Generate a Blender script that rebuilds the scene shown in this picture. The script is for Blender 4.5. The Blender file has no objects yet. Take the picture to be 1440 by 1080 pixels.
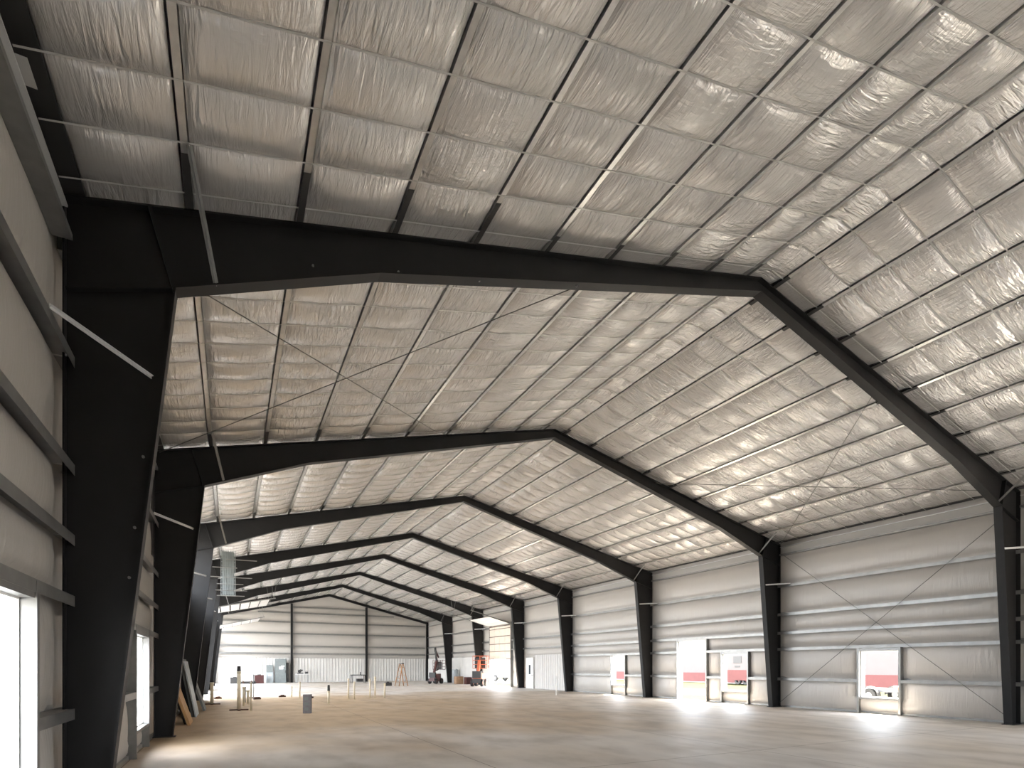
import bpy, math, random
from mathutils import Vector
random.seed(7)
C = bpy.context.scene.collection
R = math.radians

# ------------------------------------------------------------------ dimensions
W, XG, HE, HR = 21.46, 10.73, 6.60, 9.19
M = (HR - HE) / XG
S = 7.62
FRAMES = [0, S, 2*S, 3*S, 29.50, 37.12, 44.74, 52.37]      # frame lines along the hall
Y0, YE = -15.24, 52.37
ORD = ['zeroth', 'first', 'second', 'third', 'fourth', 'fifth', 'sixth', 'seventh', 'eighth', 'ninth',
       'tenth', 'eleventh', 'twelfth', 'thirteenth']
FN = ['nearest', 'second', 'third', 'fourth', 'fifth', 'sixth', 'seventh', 'eighth']   # how the frames count away


def zr(x):
    return HE + M * min(x, W - x)


def mx(x, side):
    return x if side == 'L' else W - x


# ------------------------------------------------------------------ materials
def mat(name, col, rough=0.5, metal=0.0, spec=0.5, noise=None, bump=None, ramp2=None):
    m = bpy.data.materials.new(name)
    m.use_nodes = True
    nt = m.node_tree
    b = nt.nodes['Principled BSDF']
    b.inputs['Base Color'].default_value = (*col, 1)
    b.inputs['Roughness'].default_value = rough
    b.inputs['Metallic'].default_value = metal
    b.inputs['Specular IOR Level'].default_value = spec
    tc = nt.nodes.new('ShaderNodeTexCoord')
    if noise:
        sc, amt = noise
        n = nt.nodes.new('ShaderNodeTexNoise')
        n.inputs['Scale'].default_value = sc
        n.inputs['Detail'].default_value = 5
        nt.links.new(tc.outputs['Object'], n.inputs['Vector'])
        r = nt.nodes.new('ShaderNodeValToRGB')
        c2 = ramp2 or tuple(max(0, c * (1 - amt)) for c in col)
        r.color_ramp.elements[0].color = (*c2, 1)
        r.color_ramp.elements[1].color = (*col, 1)
        r.color_ramp.elements[0].position = .3
        r.color_ramp.elements[1].position = .7
        nt.links.new(n.outputs['Fac'], r.inputs['Fac'])
        nt.links.new(r.outputs['Color'], b.inputs['Base Color'])
    if bump:
        sc, st = bump
        n = nt.nodes.new('ShaderNodeTexNoise')
        n.inputs['Scale'].default_value = sc
        n.inputs['Detail'].default_value = 4
        nt.links.new(tc.outputs['Object'], n.inputs['Vector'])
        bp = nt.nodes.new('ShaderNodeBump')
        bp.inputs['Strength'].default_value = st
        bp.inputs['Distance'].default_value = .02
        nt.links.new(n.outputs['Fac'], bp.inputs['Height'])
        nt.links.new(bp.outputs['Normal'], b.inputs['Normal'])
    return m


def film(name, col, rough, layers, metal=0.0, spec=.5, dist=.02):
    """wrinkled facing film: bump layers are (scale xyz, strength)"""
    m = bpy.data.materials.new(name)
    m.use_nodes = True
    nt = m.node_tree
    L = nt.links.new
    b = nt.nodes['Principled BSDF']
    b.inputs['Base Color'].default_value = (*col, 1)
    b.inputs['Roughness'].default_value = rough
    b.inputs['Metallic'].default_value = metal
    b.inputs['Specular IOR Level'].default_value = spec
    tc = nt.nodes.new('ShaderNodeTexCoord')
    big = nt.nodes.new('ShaderNodeTexNoise')
    big.inputs['Scale'].default_value = .55
    big.inputs['Detail'].default_value = 1
    L(tc.outputs['Object'], big.inputs['Vector'])
    prev = None
    outs = []
    for sc, st in layers:
        mp = nt.nodes.new('ShaderNodeMapping')
        mp.inputs['Scale'].default_value = sc
        L(tc.outputs['Object'], mp.inputs['Vector'])
        n = nt.nodes.new('ShaderNodeTexNoise')
        n.inputs['Scale'].default_value = 1
        n.inputs['Detail'].default_value = 3.0
        n.inputs['Roughness'].default_value = .55
        n.inputs['Distortion'].default_value = .6
        L(mp.outputs['Vector'], n.inputs['Vector'])
        mu = nt.nodes.new('ShaderNodeMath')
        mu.operation = 'MULTIPLY'
        mu.inputs[1].default_value = st
        L(n.outputs['Fac'], mu.inputs[0])
        outs.append(mu)
    if len(outs) == 2:
        r = nt.nodes.new('ShaderNodeMapRange')
        r.inputs['From Min'].default_value = .38
        r.inputs['From Max'].default_value = .62
        L(big.outputs['Fac'], r.inputs['Value'])
        mix = nt.nodes.new('ShaderNodeMix')
        mix.data_type = 'FLOAT'
        sx = nt.nodes.new('ShaderNodeSeparateXYZ')
        L(tc.outputs['Object'], sx.inputs[0])
        side = nt.nodes.new('ShaderNodeMapRange')
        side.inputs['From Min'].default_value = 4.5
        side.inputs['From Max'].default_value = 9.5
        side.inputs['To Min'].default_value = -.55
        side.inputs['To Max'].default_value = .25
        L(sx.outputs['X'], side.inputs['Value'])
        ad = nt.nodes.new('ShaderNodeMath'); ad.operation = 'ADD'; ad.use_clamp = True
        L(r.outputs['Result'], ad.inputs[0]); L(side.outputs['Result'], ad.inputs[1])
        taut = nt.nodes.new('ShaderNodeMapRange')
        taut.inputs['From Min'].default_value = 1.5
        taut.inputs['From Max'].default_value = 5.0
        taut.inputs['To Min'].default_value = .42
        taut.inputs['To Max'].default_value = 1.0
        L(sx.outputs['X'], taut.inputs['Value'])
        L(ad.outputs[0], mix.inputs[0])
        L(outs[0].outputs[0], mix.inputs[2])
        L(outs[1].outputs[0], mix.inputs[3])
        h = mix.outputs[0]
        pat = nt.nodes.new('ShaderNodeTexNoise')
        pat.inputs['Scale'].default_value = 1.3
        pat.inputs['Detail'].default_value = 2
        L(tc.outputs['Object'], pat.inputs['Vector'])
        r2 = nt.nodes.new('ShaderNodeMapRange')
        r2.inputs['From Min'].default_value = .36
        r2.inputs['From Max'].default_value = .66
        r2.inputs['To Min'].default_value = .55
        r2.inputs['To Max'].default_value = 1.7
        L(pat.outputs['Fac'], r2.inputs['Value'])
        mh = nt.nodes.new('ShaderNodeMath')
        mh.operation = 'MULTIPLY'
        L(h, mh.inputs[0]); L(r2.outputs['Result'], mh.inputs[1])
        m3 = nt.nodes.new('ShaderNodeMath')
        m3.operation = 'MULTIPLY'
        L(mh.outputs[0], m3.inputs[0]); L(taut.outputs['Result'], m3.inputs[1])
        h = m3.outputs[0]
    else:
        h = outs[0].outputs[0]
    bp = nt.nodes.new('ShaderNodeBump')
    bp.inputs['Strength'].default_value = 1
    bp.inputs['Distance'].default_value = dist
    L(h, bp.inputs['Height'])
    L(bp.outputs['Normal'], b.inputs['Normal'])
    return m


def floor_mat():
    m = bpy.data.materials.new('concrete_floor')
    m.use_nodes = True
    nt = m.node_tree
    L = nt.links.new
    b = nt.nodes['Principled BSDF']
    tc = nt.nodes.new('ShaderNodeTexCoord')

    def noise(scale, detail, vscale=(1, 1, 1)):
        mp = nt.nodes.new('ShaderNodeMapping')
        mp.inputs['Scale'].default_value = vscale
        L(tc.outputs['Object'], mp.inputs['Vector'])
        n = nt.nodes.new('ShaderNodeTexNoise')
        n.inputs['Scale'].default_value = scale
        n.inputs['Detail'].default_value = detail
        L(mp.outputs['Vector'], n.inputs['Vector'])
        return n

    def ramp(src, stops):
        r = nt.nodes.new('ShaderNodeValToRGB')
        e = r.color_ramp.elements
        while len(e) < len(stops):
            e.new(.5)
        for k, (p, c) in enumerate(stops):
            e[k].position = p
            e[k].color = (*c, 1)
        L(src, r.inputs['Fac'])
        return r
    a = ramp(noise(.16, 5).outputs['Fac'], [(.32, (.65, .58, .495)), (.5, (.70, .65, .595)), (.66, (.72, .695, .67))])
    f = ramp(noise(1.4, 8, (1, .55, 1)).outputs['Fac'], [(.3, (.72, .70, .68)), (.55, (.97, .97, .97)), (.8, (1.08, 1.08, 1.08))])
    mul = nt.nodes.new('ShaderNodeMix')
    mul.data_type = 'RGBA'
    mul.blend_type = 'MULTIPLY'
    mul.inputs[0].default_value = 1
    # brown dirt tracked over the left middle of the slab
    sp = nt.nodes.new('ShaderNodeSeparateXYZ')
    L(tc.outputs['Object'], sp.inputs[0])

    def rng(src, a0, a1, b0, b1):
        q = nt.nodes.new('ShaderNodeMapRange')
        q.interpolation_type = 'SMOOTHSTEP'
        for k, v in (('From Min', a0), ('From Max', a1), ('To Min', b0), ('To Max', b1)):
            q.inputs[k].default_value = v
        L(src, q.inputs['Value'])
        return q.outputs['Result']

    def op(kind, p, q):
        o_ = nt.nodes.new('ShaderNodeMath'); o_.operation = kind
        for k, v in ((0, p), (1, q)):
            if isinstance(v, (int, float)):
                o_.inputs[k].default_value = v
            else:
                L(v, o_.inputs[k])
        return o_.outputs[0]
    wob = op('MULTIPLY', op('SUBTRACT', noise(.22, 5).outputs['Fac'], .5), 16)
    yy = op('ADD', sp.outputs['Y'], wob)
    xx = op('ADD', sp.outputs['X'], wob)
    m1 = op('MULTIPLY', rng(yy, 1, 8, 0, 1), rng(yy, 23, 28, 1, 0))
    dirt = op('MULTIPLY', m1, rng(xx, 7, 17, .95, .35))
    dm = nt.nodes.new('ShaderNodeMix'); dm.data_type = 'RGBA'
    dm.inputs[7].default_value = (.46, .335, .205, 1)
    L(dirt, dm.inputs[0]); L(a.outputs['Color'], dm.inputs[6])
    L(dm.outputs[2], mul.inputs[6])
    L(f.outputs['Color'], mul.inputs[7])
    # saw-cut control joints
    sep = nt.nodes.new('ShaderNodeSeparateXYZ')
    L(tc.outputs['Object'], sep.inputs[0])
    masks = []
    for ax, per in (('X', 5.365), ('Y', 7.62)):
        d = nt.nodes.new('ShaderNodeMath'); d.operation = 'PINGPONG'; d.inputs[1].default_value = per / 2
        L(sep.outputs[ax], d.inputs[0])
        lt = nt.nodes.new('ShaderNodeMath'); lt.operation = 'LESS_THAN'; lt.inputs[1].default_value = .008
        L(d.outputs[0], lt.inputs[0])
        masks.append(lt)
    mxn = nt.nodes.new('ShaderNodeMath'); mxn.operation = 'MAXIMUM'
    L(masks[0].outputs[0], mxn.inputs[0]); L(masks[1].outputs[0], mxn.inputs[1])
    j = nt.nodes.new('ShaderNodeMix'); j.data_type = 'RGBA'
    j.inputs[7].default_value = (.16, .13, .10, 1)
    L(mxn.outputs[0], j.inputs[0]); L(mul.outputs[2], j.inputs[6])
    L(j.outputs[2], b.inputs['Base Color'])
    rr = nt.nodes.new('ShaderNodeMapRange')
    rr.inputs['To Min'].default_value = .42
    rr.inputs['To Max'].default_value = .68
    L(noise(.7, 5).outputs['Fac'], rr.inputs['Value'])
    L(rr.outputs['Result'], b.inputs['Roughness'])
    bp = nt.nodes.new('ShaderNodeBump')
    bp.inputs['Strength'].default_value = .15
    bp.inputs['Distance'].default_value = .01
    L(noise(9, 6).outputs['Fac'], bp.inputs['Height'])
    L(bp.outputs['Normal'], b.inputs['Normal'])
    return m


def ground_mat():
    m = bpy.data.materials.new('yard')
    m.use_nodes = True
    nt = m.node_tree
    L = nt.links.new
    b = nt.nodes['Principled BSDF']
    b.inputs['Roughness'].default_value = .9
    b.inputs['Specular IOR Level'].default_value = .04
    tc = nt.nodes.new('ShaderNodeTexCoord')
    sep = nt.nodes.new('ShaderNodeSeparateXYZ')
    L(tc.outputs['Object'], sep.inputs[0])
    n = nt.nodes.new('ShaderNodeTexNoise'); n.inputs['Scale'].default_value = .6; n.inputs['Detail'].default_value = 6
    L(tc.outputs['Object'], n.inputs['Vector'])
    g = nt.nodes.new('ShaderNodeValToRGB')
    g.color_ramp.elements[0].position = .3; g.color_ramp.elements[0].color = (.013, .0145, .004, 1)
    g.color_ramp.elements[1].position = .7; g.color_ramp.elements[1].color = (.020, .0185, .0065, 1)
    L(n.outputs['Fac'], g.inputs['Fac'])
    c = nt.nodes.new('ShaderNodeValToRGB')
    c.color_ramp.elements[0].color = (.17, .165, .155, 1)
    c.color_ramp.elements[1].color = (.25, .245, .235, 1)
    L(n.outputs['Fac'], c.inputs['Fac'])
    # grass verge between 23.6 m and 30 m and from 36 m on, pale drive elsewhere
    def band(lo, hi):
        a1 = nt.nodes.new('ShaderNodeMath'); a1.operation = 'GREATER_THAN'; a1.inputs[1].default_value = lo
        a2 = nt.nodes.new('ShaderNodeMath'); a2.operation = 'LESS_THAN'; a2.inputs[1].default_value = hi
        mm = nt.nodes.new('ShaderNodeMath'); mm.operation = 'MULTIPLY'
        L(sep.outputs['X'], a1.inputs[0]); L(sep.outputs['X'], a2.inputs[0])
        L(a1.outputs[0], mm.inputs[0]); L(a2.outputs[0], mm.inputs[1])
        return mm
    ad = nt.nodes.new('ShaderNodeMath'); ad.operation = 'ADD'
    L(band(23.4, 27.5).outputs[0], ad.inputs[0]); L(band(34, 48).outputs[0], ad.inputs[1])
    mi = nt.nodes.new('ShaderNodeMix'); mi.data_type = 'RGBA'
    L(ad.outputs[0], mi.inputs[0]); L(c.outputs['Color'], mi.inputs[6]); L(g.outputs['Color'], mi.inputs[7])
    L(mi.outputs[2], b.inputs['Base Color'])
    return m


K = dict(
    black=mat('black_steel', (.0115, .0113, .0118), .5, spec=.3, noise=(3, .3)),
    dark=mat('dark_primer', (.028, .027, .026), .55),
    galv=mat('galvanised_steel', (.27, .27, .262), .34, metal=.6, noise=(6, .2)),
    eave=mat('eave_paint', (.40, .39, .37), .5),
    rodsteel=mat('rod_steel', (.09, .088, .084), .5, metal=.3),
    purlin=mat('purlin_steel', (.60, .60, .585), .30, metal=.75, noise=(6, .2)),
    zinc=mat('bright_zinc', (.62, .63, .63), .35, metal=.4),
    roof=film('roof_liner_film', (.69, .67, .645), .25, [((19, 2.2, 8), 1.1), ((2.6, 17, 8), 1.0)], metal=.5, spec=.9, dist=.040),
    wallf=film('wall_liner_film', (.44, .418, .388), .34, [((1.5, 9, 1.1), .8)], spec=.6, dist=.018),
    strap=mat('white_strap', (.42, .415, .40), .4),
    sheet=mat('white_sheet_metal', (.60, .585, .56), .4, noise=(2, .08)),
    white=mat('white_enamel', (.80, .80, .78), .4),
    roofsheet=mat('roof_sheet', (.6, .6, .6), .5),
    floor=floor_mat(),
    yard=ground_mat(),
    pvc=mat('cream_pvc', (.74, .66, .50), .35, noise=(6, .12)),
    grey=mat('grey_enamel', (.20, .225, .225), .45, noise=(4, .15)),
    palegrey=mat('pale_grey_enamel', (.42, .46, .48), .45, noise=(4, .15)),
    paper=mat('paper', (.82, .82, .80), .7),
    brown=mat('brown_timber', (.10, .045, .025), .7, noise=(8, .4)),
    ply=mat('plywood', (.52, .30, .13), .6, noise=(5, .3)),
    board=mat('grey_board', (.17, .185, .18), .6, noise=(3, .25)),
    rubber=mat('black_rubber', (.015, .015, .015), .7),
    maroon=mat('maroon_paint', (.075, .020, .018), .45, noise=(3, .3)),
    orange=mat('orange_paint', (.55, .13, .06), .45, noise=(4, .25)),
    wood=mat('orange_fibreglass', (.30, .15, .06), .5),
    card=mat('cardboard', (.36, .22, .13), .7, noise=(4, .3)),
    block=mat('concrete_block', (.22, .21, .225), .8, noise=(8, .3)),
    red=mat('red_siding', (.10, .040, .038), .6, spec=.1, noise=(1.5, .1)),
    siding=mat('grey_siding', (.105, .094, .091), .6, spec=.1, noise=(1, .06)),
    glass=mat('dark_glass', (.05, .06, .07), .1),
    silver=mat('silver_paint', (.075, .078, .088), .4),
    doorw=mat('cream_door_sheet', (.70, .64, .55), .45, noise=(3, .08)),
)


# ------------------------------------------------------------------ mesh helper
class MB:
    def __init__(s):
        s.v, s.f = [], []

    def prism(s, pts, vec):
        n = len(pts); o = len(s.v); vec = Vector(vec)
        s.v += [tuple(Vector(p)) for p in pts] + [tuple(Vector(p) + vec) for p in pts]
        s.f.append(tuple(range(o + n - 1, o - 1, -1)))
        s.f.append(tuple(range(o + n, o + 2 * n)))
        for i in range(n):
            j = (i + 1) % n
            s.f.append((o + i, o + j, o + n + j, o + n + i))
        return s

    def box(s, x0, x1, y0, y1, z0, z1):
        return s.prism([(x0, y0, z0), (x1, y0, z0), (x1, y1, z0), (x0, y1, z0)], (0, 0, z1 - z0))

    def bar(s, p, q, w, h, side=None):
        """bar from p to q; w along `side`, h across both"""
        p, q = Vector(p), Vector(q)
        d = (q - p).normalized()
        a = Vector(side) if side else (Vector((0, 0, 1)).cross(d) if abs(d.z) < .95 else Vector((1, 0, 0)))
        a = (a - d * a.dot(d)).normalized()
        u = d.cross(a)
        a *= w / 2; u *= h / 2
        return s.prism([p - a - u, p + a - u, p + a + u, p - a + u], q - p)

    def tube(s, p, q, r, n=10, r2=None):
        p, q = Vector(p), Vector(q)
        d = (q - p).normalized()
        a = d.orthogonal().normalized(); b = d.cross(a)
        r2 = r if r2 is None else r2
        o = len(s.v)
        for c, rr in ((p, r), (q, r2)):
            for i in range(n):
                t = 2 * math.pi * i / n
                s.v.append(tuple(c + (a * math.cos(t) + b * math.sin(t)) * rr))
        s.f.append(tuple(range(o + n - 1, o - 1, -1)))
        s.f.append(tuple(range(o + n, o + 2 * n)))
        for i in range(n):
            j = (i + 1) % n
            s.f.append((o + i, o + j, o + n + j, o + n + i))
        return s

    def path(s, pts, r, n=8):
        for a, b in zip(pts, pts[1:]):
            s.tube(a, b, r, n)
        return s

    def ring(s, c, axis, r0, r1, w, n=20):
        """tyre-like ring"""
        c = Vector(c); d = Vector(axis).normalized()
        a = d.orthogonal().normalized(); b = d.cross(a)
        o = len(s.v)
        prof = [(r0, -w / 2), (r1 * .94, -w / 2), (r1, -w * .3), (r1, w * .3), (r1 * .94, w / 2), (r0, w / 2)]
        m = len(prof)
        for i in range(n):
            t = 2 * math.pi * i / n
            e = a * math.cos(t) + b * math.sin(t)
            for rr, ww in prof:
                s.v.append(tuple(c + e * rr + d * ww))
        for i in range(n):
            j = (i + 1) % n
            for k in range(m):
                l = (k + 1) % m
                s.f.append((o + i * m + k, o + j * m + k, o + j * m + l, o + i * m + l))
        return s

    def build(s, name, material, parent=None, smooth=False):
        me = bpy.data.meshes.new(name)
        me.from_pydata(s.v, [], s.f)
        me.materials.append(material)
        me.validate()
        import bmesh
        bm = bmesh.new(); bm.from_mesh(me)
        bmesh.ops.recalc_face_normals(bm, faces=bm.faces)
        bm.to_mesh(me); bm.free()
        if smooth:
            for p in me.polygons:
                p.use_smooth = True
        o = bpy.data.objects.new(name, me)
        C.objects.link(o)
        if parent:
            o.parent = parent
        return o


def raw(name, v, f, material, smooth=True):
    me = bpy.data.meshes.new(name)
    me.from_pydata(v, [], f)
    me.materials.append(material)
    if smooth:
        for p in me.polygons:
            p.use_smooth = True
    o = bpy.data.objects.new(name, me)
    C.objects.link(o)
    return o


def tag(o, label, cat, group=None, kind=None):
    o['label'] = label
    o['category'] = cat
    if group:
        o['group'] = group
    if kind:
        o['kind'] = kind
    return o


def thing(name, label, cat, group=None, kind=None, loc=(0, 0, 0), rz=0):
    o = bpy.data.objects.new(name, None)
    C.objects.link(o)
    o.empty_display_size = .1
    o.location = loc
    o.rotation_euler = (0, 0, rz)
    return tag(o, label, cat, group, kind)


def part_label(o, text):
    o['label'] = text
    return o


# ------------------------------------------------------------------ ceiling
PX = [1.12, 2.30, 3.50, 4.68, 5.87, 7.07, 8.22, 9.30, 10.32]      # purlin lines from the eave
STRAP_Y = []
bays = [(FRAMES[i], FRAMES[i + 1]) for i in range(7)]
for k in range(23):
    STRAP_Y.append((-0.32 - .66 * k, 0, k + 1))
for i, (a, b) in enumerate(bays):
    n = max(2, round((b - a - .64) / .635))
    for k in range(n + 1):
        STRAP_Y.append((a + .32 + (b - a - .64) * k / n, i + 1, k + 1))


def build_ceiling():
    cells = []
    prev = .20
    for x in PX:
        cells.append((prev, x - .022)); prev = x + .078
    full = [(a, b) for a, b in cells] + [(prev, W - prev)] + [(W - b, W - a) for a, b in reversed(cells)]
    ys = sorted(y for y, _, _ in STRAP_Y)
    knots = sorted(set([Y0] + ys + FRAMES[:-1] + [YE]))
    fr = set(FRAMES)
    V, F = [], []
    nu = 8
    us = [0, .05, .13, .26, .42, .58, .74, .87, .95, 1]
    for a, b in full:
        rows = []
        for k0, k1 in zip(knots, knots[1:]):
            L = k1 - k0
            ts = [0, .06, .16, .34, .5, .66, .84, .94] if L > .4 else [0, .35, .7]
            amp = .08 * (1 if L > .4 else .25)
            rnd = .8 + .4 * random.random()
            for t in ts:
                rows.append((k0 + L * t, math.sin(math.pi * t) ** .55 * amp * rnd, k0, k1, t))
        rows.append((knots[-1], 0, 0, 0, 0))
        o = len(V)
        for y, bl, k0, k1, t in rows:
            lift = 0
            for f in FRAMES:
                d = abs(y - f)
                if d < .14:
                    lift = .034
                elif d < .32:
                    lift = max(lift, .034 * (.32 - d) / .18)
            for u in us:
                x = a + (b - a) * u
                su = math.sin(math.pi * u) ** .55
                z = zr(x) + .022 * (1 - su) - bl * su + lift + .006
                V.append((x, y, z))
        m = len(us)
        for r in range(len(rows) - 1):
            for u in range(m - 1):
                q = o + r * m + u
                F.append((q, q + m, q + m + 1, q + 1))
    c = raw('ceiling', V, F, K['roof'])
    tag(c, 'pale wrinkled quilted insulation film under the whole roof', 'ceiling', kind='structure')


build_ceiling()
rf = MB()
rf.prism([(-.35, Y0, zr(0) - .1 + .30), (XG, Y0, HR + .30), (XG, Y0, HR + .36), (-.35, Y0, zr(0) - .1 + .36)], (0, YE - Y0 + .4, 0))
rf.prism([(W + .35, Y0, zr(0) - .1 + .30), (XG, Y0, HR + .30), (XG, Y0, HR + .36), (W + .35, Y0, zr(0) - .1 + .36)], (0, YE - Y0 + .4, 0))
tag(rf.build('roof', K['roofsheet']), 'sheet metal roof above the insulation film', 'roof', kind='structure')


def roof_profile(x, side, pts):
    """profile given in (along slope to ridge, normal) -> XZ at purlin x"""
    n = math.hypot(1, M)
    out = []
    for t, h in pts:
        X = x + t / n - h * M / n
        Z = HE + M * x + t * M / n + h / n
        out.append((mx(X, side), Z))
    return out


ZP = [(0, 0), (.07, 0), (.07, .016), (.066, .016), (.066, .004), (.004, .004), (.004, .2), (-.066, .2), (-.066, .204), (0, .204)]
for side in 'LR':
    for k, x in enumerate(PX):
        sd = 'left' if side == 'L' else 'right'
        t = thing('purlin', f'steel roof purlin line, {ORD[k+1]} one up from the {sd} eave'
                  if k < 8 else f'steel roof purlin line next to the ridge on the {sd} slope', 'purlin', 'roof purlins')
        prof = roof_profile(x, side, ZP)
        MB().prism([(X, Y0, Z) for X, Z in prof], (0, YE - Y0, 0)).build('purlin_channel', K['purlin'], t)
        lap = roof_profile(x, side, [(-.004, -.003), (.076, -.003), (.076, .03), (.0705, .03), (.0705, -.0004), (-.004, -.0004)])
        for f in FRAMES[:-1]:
            ll = .85 if side == 'L' and k < 4 else .42  # lap near each frame; its dark colour carries the shading there
            part_label(MB().prism([(X, f - ll, Z) for X, Z in lap], (0, ll + (.1 if side == 'L' else .48), 0)).build('lap_splice', K['dark'], t), 'lapped length beside a frame, darkened for shading')

# eave struts
for side in 'LR':
    sd = 'left' if side == 'L' else 'right'
    t = thing('eave_strut', f'steel eave strut along the top of the {sd} wall', 'eave strut')
    for a0, b0 in zip([Y0] + FRAMES, FRAMES):
        a0 += .11 if a0 != Y0 else 0
        b0 -= .11 if b0 != YE else .30
        MB().prism([(mx(a, side), a0, b) for a, b in
                    [(-.09, 6.12), (.09, 6.12), (.09, 6.18), (.085, 6.18), (.085, 6.125), (-.085, 6.125), (-.085, 6.42), (-.09, 6.42)]],
                   (0, b0 - a0, 0)).build('lower_flange', K['galv'], t)
        MB().box(*sorted((mx(-.02, side), mx(.0, side))), a0, b0, 6.15, 6.47).build('web', K['eave'], t)
        MB().box(*sorted((mx(.0, side), mx(.05, side))), a0, b0, 6.455, 6.475).build('lip', K['zinc'], t)
    part_label(MB().box(*sorted((mx(-.05, side), mx(.19, side))), Y0, YE, 6.66, 6.68).build('gap_strip', K['dark'], t), 'dark strip standing in for the gap above the strut')  # dark strip stands in for the gap between strut and film
    if side == 'L':
        part_label(MB().box(.045, .13, -1.72, -1.45, 6.475, 6.479).build('tag_plate', K['strap'], t), 'white tag on the strut')

# straps
nth = {}
for y, bay, k in STRAP_Y:
    if y < -4.6:
        continue
    p = []
    pr = [(.02, zr(.02)), (XG, HR), (W - .02, zr(.02))]
    b = MB()
    for (x0, z0), (x1, z1) in zip(pr, pr[1:]):
        b.prism([(x0, y - .010, z0 - .003), (x1, y - .010, z1 - .003), (x1, y + .010, z1 - .003), (x0, y + .010, z0 - .003)], (0, 0, .002))
    if bay == 0:
        lab = f'white ceiling strap, {ORD[k]} one on the near side of the nearest black frame'
    else:
        lab = f'white ceiling strap, {ORD[k]} one past the {FN[bay-1]} black frame'
    tag(b.build('ceiling_strap', K['strap']), lab, 'strap', 'straps under the roof insulation')

# ------------------------------------------------------------------ steel frames
def flange(mb, pts, w=.2, th=.018, y=0, inward=0):
    for (x0, z0), (x1, z1) in zip(pts, pts[1:]):
        mb.bar((x0, y, z0), (x1, y, z1), w, th, side=(0, 1, 0))


def web(mb, poly, y, th=.012):
    mb.prism([(x, y - th / 2, z) for x, z in poly], (0, th, 0))


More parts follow.
